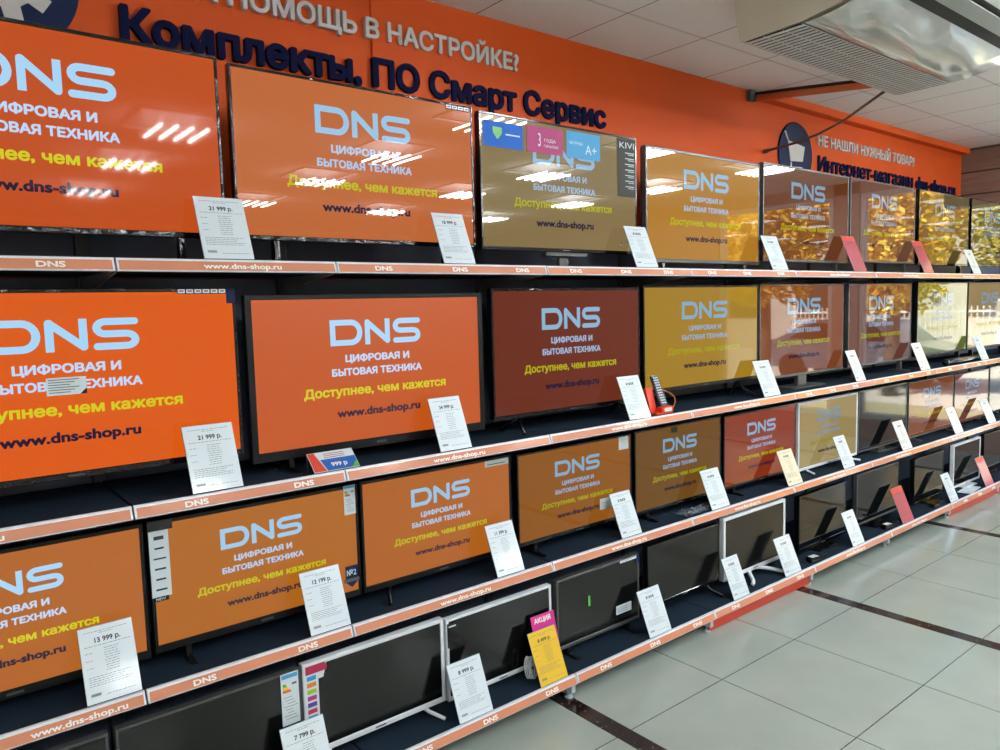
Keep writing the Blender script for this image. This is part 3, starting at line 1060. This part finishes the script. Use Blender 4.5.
price_tag(-1.425, -1.268, 1, 'white price tag reading 21 999 on the top shelf, leftmost there', '21 999 р.')
price_tag(-0.521, -0.371, 1, 'white price tag reading 18 999 below the film covered television', '18 999 р.')
price_tag(0.597, 0.755, 1, 'white price tag at the right foot of the television with coloured squares')
price_tag(1.777, 1.942, 1, 'white price tag between the amber and the brown television, top shelf')
price_tag(2.745, 2.930, 1, 'red price tag on the top shelf, the nearer of the two', paper=m_red_paper, head=m_red_head, h=.258)
price_tag(3.830, 4.000, 1, 'red price tag on the top shelf, the farther of the two', paper=m_red_paper, head=m_red_head, h=.262)
price_tag(4.784, 4.950, 1, 'white price tag at the far right end of the top shelf')
price_tag(-1.504, -1.346, 2, 'white price tag reading 21 999 on the second shelf, leftmost there', '21 999 р.')
price_tag(-0.566, -0.416, 2, 'white price tag reading 24 999 on the second shelf', '24 999 р.')
price_tag(0.536, 0.690, 2, 'white price tag just left of the red remote control stand')
price_tag(1.700, 1.868, 2, 'white price tag at the right foot of the mustard yellow television')
price_tag(2.805, 2.935, 2, 'white price tag in front of the television mirroring a car')
price_tag(3.817, 3.978, 2, 'white price tag left of the green tinted television')
price_tag(5.022, 5.183, 2, 'white price tag at the far right end of the second shelf')
price_tag(-1.838, -1.690, 3, 'white price tag reading 13 999 on the third shelf, leftmost there', '13 999 р.')
price_tag(-1.138, -0.985, 3, 'white price tag reading 12 199 on the third shelf', '12 199 р.')
price_tag(-0.300, -0.153, 3, 'white price tag reading 11 399 on the third shelf', '11 399 р.')
price_tag(0.472, 0.615, 3, 'white price tag in front of the film covered television on the third shelf')
price_tag(1.195, 1.357, 3, 'white price tag beside the crumpled plastic bag on the third shelf')
price_tag(1.967, 2.129, 3, 'white price tag with sunlit cream painted in, before the rust red television', paper=mat('paper tinted sunlit cream in plastic', (226, 222, 196), .45, coat=.6, bscale=3))  # white paper with the sun's warm tone put into its colour
price_tag(2.655, 2.801, 3, 'white price tag before the white framed television on the third shelf')
price_tag(3.533, 3.692, 3, 'white price tag before the switched off television on the third shelf')
price_tag(4.500, 4.667, 3, 'white price tag on the third shelf, second from its right end')
price_tag(5.226, 5.410, 3, 'white price tag at the far right end of the third shelf')
price_tag(-1.292, -1.137, 4, 'white price tag reading 7 799 on the bottom shelf, cut by the frame', '7 799 р.')
price_tag(-0.614, -0.453, 4, 'white price tag reading 8 999 between the two white televisions', '8 999 р.')
price_tag(-0.194, -0.040, 4, 'yellow price tag on the bottom shelf', '8 499 р.', m_yellow)
price_tag(0.506, 0.664, 4, 'white price tag between the green stickered monitor and the black one')
price_tag(1.194, 1.336, 4, 'white price tag left of the curved white monitor stand')
price_tag(1.705, 1.872, 4, 'white price tag right of the curved white monitor stand')
price_tag(2.507, 2.656, 4, 'white price tag left of the silver edged monitor, bottom shelf')
price_tag(3.233, 3.405, 4, 'red price tag on the bottom shelf, the nearer of the two', paper=m_red_paper, head=m_red_head, h=.250)
price_tag(4.063, 4.208, 4, 'white price tag left of the far white monitor, bottom shelf')
price_tag(4.760, 4.990, 4, 'red price tag on the bottom shelf, the farther of the two', paper=m_red_paper, head=m_red_head, h=.240)

# magenta promotion card standing behind the yellow price tag
t = thing('promotion_card', 'magenta promotion card standing up behind the yellow price tag', 'promotion card', (-0.078, -0.075, ZS[4] - 0.0003))
t.rotation_euler = (-0.24, 0, 0)
sh = MB().box(-.068, .068, -.0008, .0008, 0, .262).obj('paper_sheet', m_pink, t)
link('lettering', text_mesh('АКЦИЯ', m_letter, 0.04), sh, (-.004, -.0015, .230), FACE, (.095, .020, 1))

# small tent card lying back on the second shelf
t = thing('promotion_card', 'small orange and blue promotion card reading 999 under the thick framed television', 'promotion card', (-1.005, 0.016, ZS[2] + 0.0015))
t.rotation_euler = (-0.82, 0.0, 0)
W2 = .088
sh = MB().box(-W2, W2, -.0007, .0007, 0, .086).obj('paper_sheet', m_white_st, t)
MB().prism([(-W2 + .002, .002), (-.040, .002), (-.062, .084), (-W2 + .002, .084)], -.0013, -.0008, 'y').obj('orange_panel', mat('orange red print', (205, 70, 50), .5), sh)
bl = MB().prism([(-.036, .002), (W2 - .002, .002), (W2 - .002, .052), (-.048, .052)], -.0013, -.0008, 'y').obj('blue_panel', mat('blue print', (20, 90, 170), .5), sh)
link('lettering', text_mesh('999 р', m_letter, .03), sh, (.016, -.0016, .018), FACE, (.062, .017, 1))
MB().prism([(W2 - .03, .002), (W2 - .002, .002), (W2 - .002, .032)], -.0019, -.0014, 'y').obj('green_corner', m_green_st, sh)
g = MB()
for r in range(3):
    g.box(-.03, .05, -.0013, -.0008, .058 + r * .008, .0605 + r * .008)
g.obj('small_print', mat('red small print', (160, 70, 80), .6), sh)
MB().tube([(-W2, .001, .084), (-W2 + .001, .040, .040)], .0012, 5).obj('wire_leg', m_silver, t)
MB().tube([(W2, .001, .084), (W2 - .001, .040, .040)], .0012, 5).obj('wire_leg', m_silver, t)

# remote control on its red stand
m_red_pl = mat('red orange plastic', (226, 62, 26), 0.35)
t = thing('remote_stand', 'red plastic display stand with an orange tether on the second shelf', 'display stand', (0.815, 0.045, ZS[2] - 0.0003))
MB().box(-.070, .060, -.028, .030, 0, .012, .004).obj('base', m_red_pl, t)
b = MB().prism([(-.030, .012), (.022, .012), (.022, .020), (-.006, .040), (-.030, .034)], -.030, .058, 'x').obj('front_pocket', m_red_pl, t)
MB().box(-.012, .044, -.0315, -.0300, .014, .032).obj('white_label', m_white_st, b)
MB().prism([(.012, .012), (.028, .012), (.060, .125), (.050, .135), (.044, .130)], -.068, -.020, 'x').obj('back_rest', m_red_pl, t)
pts = []
for i in range(13):
    a = i / 12
    pts.append((.020 + .085 * math.sin(a * PI * .95) + .03 * a, .035 - .045 * a, .118 * (1 - a) + .006 + .01 * math.sin(a * PI)))
pts[-1] = (.058, -.01, .009)
MB().tube(pts, .0022, 6).obj('tether', mat('orange cord', (226, 130, 50), .5), t, smooth=True)
t = thing('remote_control', 'dark remote control with rows of pale buttons leaning in the red stand', 'remote control', (0.829, 0.043, ZS[2] + 0.0385))
t.rotation_euler = (-0.42, 0.0, 0)
MB().box(-.024, .024, -.009, .009, 0, .165, .005, 2).obj('body', mat('dark blue plastic', (44, 54, 72), .35), t)
g = MB()
for r in range(11):
    for c in range(3):
        g.box(-.017 + c * .0125, -.008 + c * .0125, -.0115, -.0085, .012 + r * .0135, .019 + r * .0135, .001)
g.obj('buttons', m_pale, t)
g = MB()
g.box(-.0262, -.0238, -.0095, -.0080, .004, .161)
g.box(.0238, .0262, -.0095, -.0080, .004, .161)
g.obj('silver_edge', m_silver, t)

# crumpled clear plastic bag on the third shelf
m_bag = mat('crumpled clear plastic', (70, 84, 96), 0.12, spec=0.9, bump=1.0, bscale=60)
bm = bmesh.new()
bmesh.ops.create_grid(bm, x_segments=26, y_segments=10, size=0.5)
rnd = random.Random(4)
for v in bm.verts:
    e = min(.5 - abs(v.co.x), .5 - abs(v.co.y))
    v.co = Vector((v.co.x * .33 + rnd.uniform(-.004, .004), v.co.y * .085 + rnd.uniform(-.003, .003), (.003 + rnd.uniform(0, .020) * min(1, e * 5 + .15))))
mb = MB()
mb.bm.free()
mb.bm = bm
r = bmesh.ops.solidify(bm, geom=bm.faces[:], thickness=0.001)
tag(mb.obj('plastic_bag', m_bag, loc=(1.16, 0.072, ZS[3] + .001)), 'crumpled clear plastic bag lying under the olive brown television', 'plastic bag')

# coiled white cable, bottom shelf
g = MB()
rnd = random.Random(9)
for q in range(4):
    pts = []
    for i in range(25):
        a = 2 * PI * i / 24
        pts.append((.016 * math.cos(a) + q * .006, -.006 * q + .012 * math.sin(a) * .4, .056 + .046 * math.sin(a) + rnd.uniform(-.0015, .0015)))
    g.tube(pts, .0032, 6)
c = thing('coiled_cable', 'coiled white power cable behind the yellow price tag, bottom shelf', 'cable', (-0.190, -0.040, ZS[4] - 0.0003))
g.obj('coil', m_white_pl, c, smooth=True)
MB().tube([(.006, -.022, .055), (.010, -.020, .058), (.016, -.016, .055)], .007, 8).obj('cable_tie', m_grey_edge, c)

# power adapters and leads at the far right of the bottom shelf
def adapter(x, y, lab, white):
    t = thing('power_adapter', lab, 'power adapter', (x, y, ZS[4] - .0003), 'power adapters on the bottom shelf', -0.12)
    MB().box(-.05, .05, -.022, .022, 0, .030, .006, 2).obj('body', m_gloss_black, t)
    if white:
        MB().box(-.03, .03, -.018, .018, .0302, .0306).obj('white_label', m_white_st, t)
    pts = [(.05 + .10 * u, .02 * math.sin(u * 9), .012 + .02 * math.sin(u * PI)) for u in [i / 10 for i in range(11)]]
    MB().tube(pts, .004, 6).obj('lead', m_gloss_black, t, smooth=True)


adapter(2.08, -0.092, 'black power adapter before the monitor right of the curved white stand', True)
adapter(3.07, -0.092, 'black power adapter with a white label before the silver edged monitor', True)
adapter(3.86, -0.092, 'black power adapter before the farthest black monitor, bottom shelf', False)
t = tag(MB().box(-.15, .15, -.05, .05, 0, .003, .001).obj('instruction_sheet', m_paper, loc=(4.60, -0.07, ZS[4] - .0003), rot=(0, 0, .1)), 'white paper sheet lying flat before the far white monitor', 'paper')
t = thing('sound_bar', 'long black tube shaped speaker lying before the green tinted television', 'speaker', (4.70, 0.045, ZS[2] + .0258))
MB().lathe([(.020, -.36), (.025, -.352), (.025, .352), (.020, .36)], (0, 0, 0), 18, 'x').obj('body', m_gloss_black, t, smooth=True)
MB().lathe([(.026, -.34), (.026, -.325)], (0, 0, 0), 18, 'x').obj('end_ring', m_silver, t)

# ------------------------------------------------------------------ signs on the wall
def sign(name, label, body, m, xl, xr, zbase, cap, y, bold, depth=.012):
    o = link(name, text_mesh(body, m, bold, 1.0), None, ((xl + xr) / 2, y, zbase), FACE, (xr - xl, cap, depth))
    return tag(o, label, 'sign lettering', 'wall lettering')


sign('wall_lettering', 'white raised lettering asking about set-up help, upper left of the orange wall', 'НУЖНА ПОМОЩЬ В НАСТРОЙКЕ?', m_white_letter, -1.585, .308, 2.877, .078, WALL - .0005, .030, .024)
sign('wall_lettering', 'navy raised lettering about smart service bundles, upper left of the orange wall', 'Комплекты, ПО Смарт Сервис', m_navy_letter, -1.505, .932, 2.680, .112, WALL - .0005, .040, .024)
sign('wall_lettering', 'white raised lettering asking about unfound goods, right of the cart badge', 'НЕ НАШЛИ НУЖНЫЙ ТОВАР?', m_white_letter, 3.190, 4.812, 2.840, .076, WALL - .0005, .018, .024)
sign('wall_lettering', 'navy raised lettering of the online store address, right of the cart badge', 'Интернет-магазин dns-shop.ru', m_navy_letter, 3.195, 5.715, 2.660, .106, WALL - .0005, .028, .024)


def disc(name, label, xc, zc, r, y):
    t = thing(name, label, 'badge', (xc, y, zc), 'round badges on the wall')
    MB().lathe([(r, 0.0), (r, -.010), (r - .004, -.014)], (0, 0, 0), 48, 'y').obj('disc', m_badge, t)
    return t


t = disc('cart_badge', 'navy round badge with a white shopping cart on the orange wall', 2.880, 2.742, .222, WALL - .0125)
g = MB()
g.prism([(-.115, .085), (.105, .060), (.080, -.045), (-.080, -.055)], -.019, -.0145, 'y')
g.prism([(-.160, .140), (-.120, .085), (-.108, .085), (-.145, .148)], -.019, -.0145, 'y')
g.prism([(-.078, -.060), (-.066, -.060), (-.064, -.092), (.075, -.084), (.075, -.096), (-.078, -.106)], -.019, -.0145, 'y')
for cx in (-.05, .05):
    g.lathe([(.020, -.019), (.020, -.0145)], (cx, 0, -.128), 16, 'y')
g.obj('cart_mark', m_white_letter, t)
t = disc('gear_badge', 'navy round badge with a white gear in the top left corner', -1.846, 2.816, .222, WALL - .0005)
g = MB()
n = 8
prof = []
for i in range(n):
    a = 2 * PI * i / n + .2
    for da, rr in ((-.26, .105), (-.17, .150), (.17, .150), (.26, .105)):
        prof.append(((a + da), rr))
hole = [(2 * PI * i / 24, .055) for i in range(24)]
bmv = g.bm
front = [bmv.verts.new((r * math.cos(a), -.019, r * math.sin(a))) for a, r in prof]
back = [bmv.verts.new((r * math.cos(a), -.0145, r * math.sin(a))) for a, r in prof]
inn = [bmv.verts.new((.058 * math.cos(a), -.019, .058 * math.sin(a))) for a, r in prof]
inb = [bmv.verts.new((.058 * math.cos(a), -.0145, .058 * math.sin(a))) for a, r in prof]
for i in range(len(prof)):
    j = (i + 1) % len(prof)
    bmv.faces.new((front[i], front[j], inn[j], inn[i]))
    bmv.faces.new((front[i], back[i], back[j], front[j]))
    bmv.faces.new((inn[i], inn[j], inb[j], inb[i]))
g.obj('gear_mark', m_white_letter, t)

# ------------------------------------------------------------------ under the ceiling
tag(MB().box(2.42, 5.868, WALL - .085, WALL - .001, 3.045, CEIL - .001, .004).obj('pipe_cover', m_orange), 'long orange pipe cover along the wall just under the ceiling', 'pipe cover')
t = thing('coolant_pipe', 'dark insulated pipe in an orange channel running from the wall to the air conditioner', 'pipe', (2.32, WALL - .001, 3.07))
MB().tube([(0, 0, 0), (.10, -.22, -.002), (.30, -.62, -.010), (.42, -.86, -.012)], .013, 10).obj('insulated_pipe', mat('dark foam', (38, 28, 24), .8, bump=.6), t, smooth=True)
MB().tube([(.018, -.05, -.028), (.12, -.26, -.030), (.31, -.64, -.038), (.43, -.86, -.040)], .022, 8).obj('channel', mat('orange brown channel', (196, 92, 46), .5), t, smooth=True)
MB().box(-.035, .03, -.045, .0, -.045, .025, .004).obj('wall_sleeve', m_post, t)

m_hose = mat('brown grey hose', (92, 66, 56), .5)
t = thing('drain_hose', 'thin brown drain hose hanging from the air conditioner to the wall', 'hose', (2.42, WALL, 2.72))
MB().tube([(.07, -.001, 0.0), (.065, -.08, .004), (.045, -.26, .012), (.03, -.42, .034), (.01, -.60, .082), (-.01, -.74, .142), (-.02, -.85, .19)], .0085, 8).obj('hose', m_hose, t, smooth=True)
MB().tube([(.07, -.001, 0.0), (.067, -.055, .003)], .014, 10).obj('wall_stub', m_hose, t)

# ceiling air conditioner wrapped in film
m_ac = mat('cream white casing', (196, 190, 170), .45, bscale=3)
m_ac_panel = mat('glossy white panel under film', (200, 205, 200), .12, coat=1.0, bump=.06, bscale=5)
m_slat = mat('white grille slat', (206, 208, 206), .4)
m_slot = mat('black air slot', (8, 9, 9), .7)
AX0, AX1 = .930, 2.500
t = thing('air_conditioner', 'wide white air conditioner with a slatted grille hung under the ceiling', 'air conditioner', (AX0, 0, 3.0))
zz = lambda v: v - 3.0
MB().prism([(-.300, zz(3.098)), (-.304, zz(3.06)), (-.313, zz(2.98)), (-.336, zz(2.898)), (-.350, zz(2.896)), (-.640, zz(2.902)), (-.800, zz(2.925)), (-.962, zz(2.968)), (-1.13, zz(2.992)), (-1.16, zz(3.03)), (-1.16, zz(3.098))],
           0, AX1 - AX0).obj('casing', m_ac, t)
g = MB()
nsl = 40
for i in range(nsl):
    x = .018 + i * (AX1 - AX0 - .036) / nsl
    g.box(x, x + .024, -.632, -.352, zz(2.8915), zz(2.8935), .0008)
for j in range(4):
    yy = -.630 + j * .0917
    g.box(.010, AX1 - AX0 - .010, yy - .003, yy + .003, zz(2.8935), zz(2.8943))
g.obj('grille', m_slat, t)
MB().box(.012, AX1 - AX0 - .012, -.634, -.348, zz(2.8945), zz(2.897)).obj('grille_recess', m_slot, t)
bm = bmesh.new()
bmesh.ops.create_grid(bm, x_segments=70, y_segments=18, size=.5)
for v in bm.verts:
    u, w = v.co.x + .5, v.co.y + .5
    yy = -.640 - .320 * w
    z0 = 2.898 + .062 * w * w
    e = min(u, 1 - u, w, 1 - w)
    z0 -= min(1, e * 10) * (.006 + .004 * math.sin(u * 9 + w * 5) * math.sin(w * 5 + u * 3) + .0008 * math.sin(u * 31 + w * 13))
    v.co = Vector((.01 + u * (AX1 - AX0 - .02), yy, zz(z0 - .003)))
mb = MB()
mb.bm.free()
mb.bm = bm
mb.obj('film_covered_panel', m_ac_panel, t, smooth=True)
MB().prism([(-.962, zz(2.938)), (-1.135, zz(2.978)), (-1.135, zz(2.990)), (-.962, zz(2.950))], .02, AX1 - AX0 - .02).obj('air_slot', m_slot, t)
m_flap = mat('grey green flap', (150, 158, 152), .3)
for a, b, za in ((-1.020, -1.092, 2.944), (-1.122, -1.160, 2.966)):
    MB().prism([(a, zz(za)), (b, zz(za + .012)), (b, zz(za + .017)), (a, zz(za + .006))], .015, AX1 - AX0 - .015).obj('flap', m_flap, t)

# fluorescent lamps in the ceiling (behind and above the camera; seen mirrored in the screens)
m_tube = bpy.data.materials.new('fluorescent tube')
m_tube.use_nodes = True
bt = m_tube.node_tree.nodes['Principled BSDF']
bt.inputs['Emission Color'].default_value = (0.93, 0.98, 1.0, 1)
bt.inputs['Emission Strength'].default_value = TUBE_POWER
m_refl = mat('white lamp reflector', (130, 130, 130), .4)
base = None
WHERE = ['nearest the television wall', 'second row from the television wall', 'third row from the television wall', 'farthest row from the television wall']
frame_me = MB()
for (a, b, c, d) in ((-.295, .295, -.295, -.280), (-.295, .295, .280, .295), (-.295, -.280, -.280, .280), (.280, .295, -.280, .280)):
    frame_me.box(a, b, c, d, -.012, -.0005, .002)
frame_me = frame_me.mesh('frame', m_white_pl)
pan_me = MB().box(-.280, .280, -.280, .280, -.004, -.0005).mesh('reflector', m_refl)
tube_me = MB().lathe([(.006, -.225), (.006, .225)], (0, 0, -.085), 8, 'y').mesh('tube', m_tube)
for j, y in enumerate((-1.67, -3.05, -4.45, -6.2)):
    for i, x in enumerate((-2.3, -.53, 1.24, 3.01, 4.78)):
        if j == 0 and i < 2:
            continue
        t = thing('ceiling_lamp', 'square four tube ceiling lamp, %s, %s column from the left' % (WHERE[j], ORD[i]), 'lamp', (x, y, CEIL), 'square ceiling lamps')
        link('frame', frame_me, t)
        link('reflector', pan_me, t)
        for kx in (-.156, -.052, .052, .156):
            link('tube', tube_me, t, (kx, 0, 0))

# ------------------------------------------------------------------ the street outside the window (seen mirrored in the screens)
m_pave = mat('pale paving', (190, 184, 172), .85, bscale=2)
m_bark = mat('grey bark', (96, 84, 70), .9, bump=.6, bscale=20)
struct(MB().box(7.1, 40, -30, 12, -.35, -.15).obj('pavement', m_pave))
m_grass = mat('autumn verge', (150, 144, 112), .95, bscale=12)
struct(MB().box(9.2, 11.0, -30, 12, -.15, -.10).obj('verge', m_grass))


def tree(x, y, zc, rx, rz, cols, label, seed):
    rnd = random.Random(seed)
    t = thing('street_tree', label, 'tree', (x, y, -.16), 'trees along the street')
    g = MB()
    g.tube([(0, 0, 0), (.04, .02, 1.2), (.0, .06, 2.3), (.05, 0, zc + .16)], .16, 10, .06)
    for a in (0.4, 2.3, 4.4):
        g.tube([(0, .04, 1.9), (.5 * math.cos(a), .5 * math.sin(a), 2.7), (1.1 * math.cos(a), 1.1 * math.sin(a), zc + .3)], .06, 7, .02)
    g.obj('trunk', m_bark, t, smooth=True)
    for ci, c in enumerate(cols):
        b = bmesh.new()
        for q in range(3600):
            while True:
                p = Vector((rnd.uniform(-1, 1), rnd.uniform(-1, 1), rnd.uniform(-1, 1)))
                if .25 < p.length < 1 + .15 * math.sin(7 * p.x + 5 * p.y + 3 * p.z):
                    break
            p = Vector((p.x * rx, p.y * rx, zc + .16 + p.z * rz))
            u = Vector((rnd.gauss(0, 1), rnd.gauss(0, 1), rnd.gauss(0, 1))).normalized()
            v = u.orthogonal().normalized()
            s = rnd.uniform(.035, .075)
            b.faces.new([b.verts.new(p + u * s * 1.3), b.verts.new(p + v * s * .7), b.verts.new(p - u * s * 1.3), b.verts.new(p - v * s * .7)])
        mb = MB()
        mb.bm.free()
        mb.bm = b
        mb.obj('foliage', mat('leaf colour %d %d %d' % c, c, .6, bscale=9), t)


tree(12.2, -6.3, 3.3, 1.30, 1.7, [(236, 200, 70), (214, 160, 40)], 'yellow leaved street tree beyond the window, farthest from the shop wall', 1)
tree(12.4, -3.75, 3.1, 1.15, 1.7, [(244, 206, 64), (206, 150, 40)], 'bright yellow leaved street tree beyond the window, between two others', 5)
tree(16.65, -2.9, 4.1, 1.45, 2.0, [(128, 128, 44), (170, 150, 50)], 'olive leaved street tree beyond the window', 2)
tree(10.2, 1.7, 3.0, .95, 1.1, [(112, 140, 50), (150, 160, 70)], 'small green street tree beyond the window, nearest the shop wall', 3)

m_fence = mat('white fence paint', (214, 212, 206), .6)
t = thing('street_fence', 'white railing of upright bars along the far pavement', 'fence', (18.2, -9, -.15))
for i in range(6):
    MB().box(-.05, .05, i * 2.6 - .05, i * 2.6 + .05, 0, 1.75, .006).obj('post', m_fence, t)
g = MB()
for i in range(100):
    yy = i * .13 + .05
    g.box(-.012, .012, yy - .012, yy + .012, .12, 1.60)
g.box(-.02, .02, 0, 13.0, .25, .30)
g.box(-.02, .02, 0, 13.0, 1.45, 1.50)
g.obj('bars', m_fence, t)
m_car = mat('pale blue car paint', (110, 136, 160), .25, coat=1.0)
t = thing('car', 'pale blue car parked in front of the white railing', 'car', (14.6, -5.2, -.15), None, PI / 2)
MB().prism([(-2.1, .32), (2.1, .32), (2.15, .62), (2.0, .78), (1.1, .92), (.55, 1.36), (-.9, 1.40), (-1.7, .98), (-2.12, .90)], -.82, .82, 'y').obj('body', m_car, t)
for sy in (-1, 1):
    MB().prism([(-1.42, .98), (.92, .94), (.48, 1.30), (-.86, 1.34)], sy * .822, sy * .830, 'y').obj('side_window', m_gloss_black, t)
for cx in (-1.35, 1.35):
    for sy in (-1, 1):
        MB().lathe([(.22, -.10), (.32, -.09), (.32, .09), (.22, .10)], (cx, sy * .75, .32), 20, 'y').obj('wheel', m_black, t)
t = thing('street_building', 'pale grey building across the street', 'building', (24, -8, -.15))
wl = MB().box(0, 6, -14, 16, 0, 7.5).obj('wall', mat('pale render', (176, 168, 158), .9, bscale=1), t)
MB().box(-.15, 6.2, -14.2, 16.2, 7.5, 7.9).obj('roof', mat('red roof edge', (140, 70, 56), .8), t)
for i in range(10):
    for j in range(2):
        MB().box(-.04, .02, -13 + i * 2.9, -11.6 + i * 2.9, 1.2 + j * 3.2, 2.9 + j * 3.2).obj('window', m_gloss_black, t)
